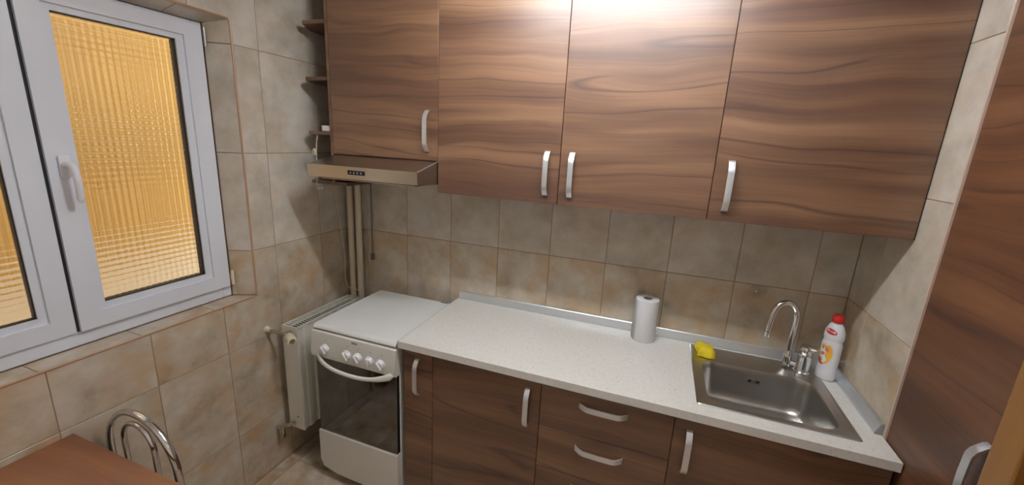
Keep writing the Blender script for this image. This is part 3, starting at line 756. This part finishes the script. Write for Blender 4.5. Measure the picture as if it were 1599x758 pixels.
def ell(cx_, cz_, a, b_, tilt=0, n_=20):
    o = []
    for k in range(n_):
        t_ = 2*math.pi*k/n_; x, z = a*math.cos(t_), b_*math.sin(t_); o.append((cx_+x*math.cos(tilt)-z*math.sin(tilt), cz_+x*math.sin(tilt)+z*math.cos(tilt)))
    return o
lb = obj('label', patch(ell(.002, .112, .027, .047, -.12), .0004), m_orange, bt, label='oval orange label with pink and white patches')
obj('label_patch', patch(ell(-.006, .118, .013, .024, .1), .0007), m_whitep, lb)
obj('label_patch', patch(ell(-.001, .092, .014, .017, .5), .0008), m_whitep, lb)
obj('label_patch', patch(ell(.009, .133, .0075, .0080), .0010), m_pink, lb)
obj('label_patch', patch(ell(-.006, .137, .003, .006), .0010), m_green, lb)
obj('label_patch', patch(ell(-.004, .112, .010, .0065, .4), .0010), m_pink, lb)
obj('label_patch', patch(ell(-.009, .085, .011, .0060, -.5), .0011), m_pink, lb)
obj('label_patch', patch(ell(-.006, .072, .012, .0045, -.6), .0012), m_redp, lb)
rl = obj('brand_badge', patch(ell(.006, .212, .022, .0115, -.12), .0004), m_redp, bt, label='red oval badge with white strokes too small to read')
obj('badge_strokes', patch([(-.010,.2115), (-.010,.2195), (.022,.2155), (.022,.2075)], .0008), m_whitep, rl)
obj('badge_strokes', patch([(-.006,.2145), (-.006,.2165), (.018,.2135), (.018,.2115)], .0012), m_redp, rl)

# sponge
sp = bm_new()
N = 8; X0s, X1s, Y0s, Y1s = 2.030, 2.102, -.160, -.066
vt = []
for i in range(N+1):
    row = []
    for j in range(N+1):
        u, v = i/N, j/N; x = X0s+(X1s-X0s)*u; y = Y0s+(Y1s-Y0s)*v
        z = CT+.004+.030+.006*math.sin(2.3*u+.6)*math.cos(2*v) - .010*(abs(2*u-1)**4) - .012*max(0, 1-v*4)**1.3 + .003*math.sin(9*u+5*v)
        row.append(sp.verts.new((x+.004*math.sin(5*v), y+.004*math.sin(7*u), z)))
    vt.append(row)
for i in range(N):
    for j in range(N): sp.faces.new((vt[i][j], vt[i+1][j], vt[i+1][j+1], vt[i][j+1]))
bd = [vt[i][0] for i in range(N+1)] + [vt[N][j] for j in range(1, N+1)] + [vt[i][N] for i in range(N-1, -1, -1)] + [vt[0][j] for j in range(N-1, 0, -1)]
lowr = [sp.verts.new((v.co.x, v.co.y, CT+.0048)) for v in bd]; nb_ = len(bd)
for k in range(nb_): sp.faces.new((bd[k], lowr[k], lowr[(k+1) % nb_], bd[(k+1) % nb_]))
sp.faces.new(lowr); bmesh.ops.recalc_face_normals(sp, faces=sp.faces[:])
tag(obj('sponge', sp, m_yellow, smooth=True, sharp=60), 'yellow sponge cloth on the back left corner of the sink', 'sponge')

# ---------------------------------------------------------------- table and chair
tb = thing('kitchen_table', 'reddish brown wooden table against the left wall under the window', 'table', (.5, -1.72, ZF))
obj('tabletop', Box(.003, 1.02, -2.05, -1.372, .677, .707, .0015), m_table, tb)
for (x, y) in ((.05, -1.99), (.97, -1.99), (.05, -1.43), (.97, -1.43)):
    obj('leg', Box(x-.022, x+.022, y-.022, y+.022, .0005+ZF, .6765, .002), m_table, tb)
ch = thing('chrome_chair', 'chrome tube chair with a hooped back tucked under the table', 'chair', (.225, -1.50, ZF))
def hoop(xc, hw, zt, zl, y, lean=.0, n=26):
    """an arch: straight legs below, half ellipse above"""
    P = []
    za = zt-hw*1.0
    for k in range(6): P.append((xc-hw, y+lean*(zl+(za-zl)*k/6-zt), zl+(za-zl)*k/6))
    for k in range(n+1):
        a = math.pi*(1-k/n); P.append((xc+hw*math.cos(a), y+lean*(za+hw*math.sin(a)-zt), za+hw*math.sin(a)))
    for k in range(5, -1, -1): P.append((xc+hw, y+lean*(zl+(za-zl)*k/6-zt), zl+(za-zl)*k/6))
    return P
HC = .222
obj('back_hoop', tube(bm_new(), hoop(HC, .182, .798, .40, -1.300), .0115, 14), m_chrome, ch, smooth=True, label='outer chrome hoop')
obj('back_hoop', tube(bm_new(), hoop(HC+.017, .080, .772, .40, -1.312), .0085, 12), m_chrome, ch, smooth=True, label='inner chrome hoop')
obj('seat', lathe(bm_new(), [(.17,0), (.185,.008), (.188,.03), (.175,.042), (.10,.046)], (HC, -1.50, .385), 32), m_gcable, ch, smooth=True)
obj('seat_ring', lathe(bm_new(), [(.175,.0), (.19,.0), (.19,.018), (.175,.018)], (HC, -1.50, .366), 32), m_chrome, ch, smooth=True)
for sx in (-1, 1):
    obj('leg', tube(bm_new(), [(HC+sx*.182, -1.300, .405), (HC+sx*.184, -1.31, .2), (HC+sx*.195, -1.325, ZF+.001)], .0115, 12), m_chrome, ch, smooth=True)
    obj('leg', tube(bm_new(), [(HC+sx*.13, -1.62, .372), (HC+sx*.15, -1.66, .2), (HC+sx*.165, -1.69, ZF+.001)], .0115, 12), m_chrome, ch, smooth=True)
    obj('side_rail', tube(bm_new(), [(HC+sx*.182, -1.302, .375), (HC+sx*.178, -1.44, .374)], .008, 10), m_chrome, ch, smooth=True)

# ---------------------------------------------------------------- ceiling lamp
cl_ = thing('ceiling_lamp', 'long white batten lamp on the ceiling above the worktop', 'lamp', (LX, LY, ZC))
obj('housing', Box(LX-.47, LX+.47, LY-.036, LY+.036, ZC-.030, ZC-.0005, .003), m_knob, cl_)
obj('diffuser', tube(bm_new(), [(LX-.46, LY, ZC-.060), (LX+.46, LY, ZC-.060)], .0295, 18), m_lamp, cl_, smooth=True)
for sx in (-1, 1): obj('end_cap', Box(LX+sx*.4655-.005, LX+sx*.4655+.005, LY-.032, LY+.032, ZC-.092, ZC-.031, .003), m_knob, cl_)
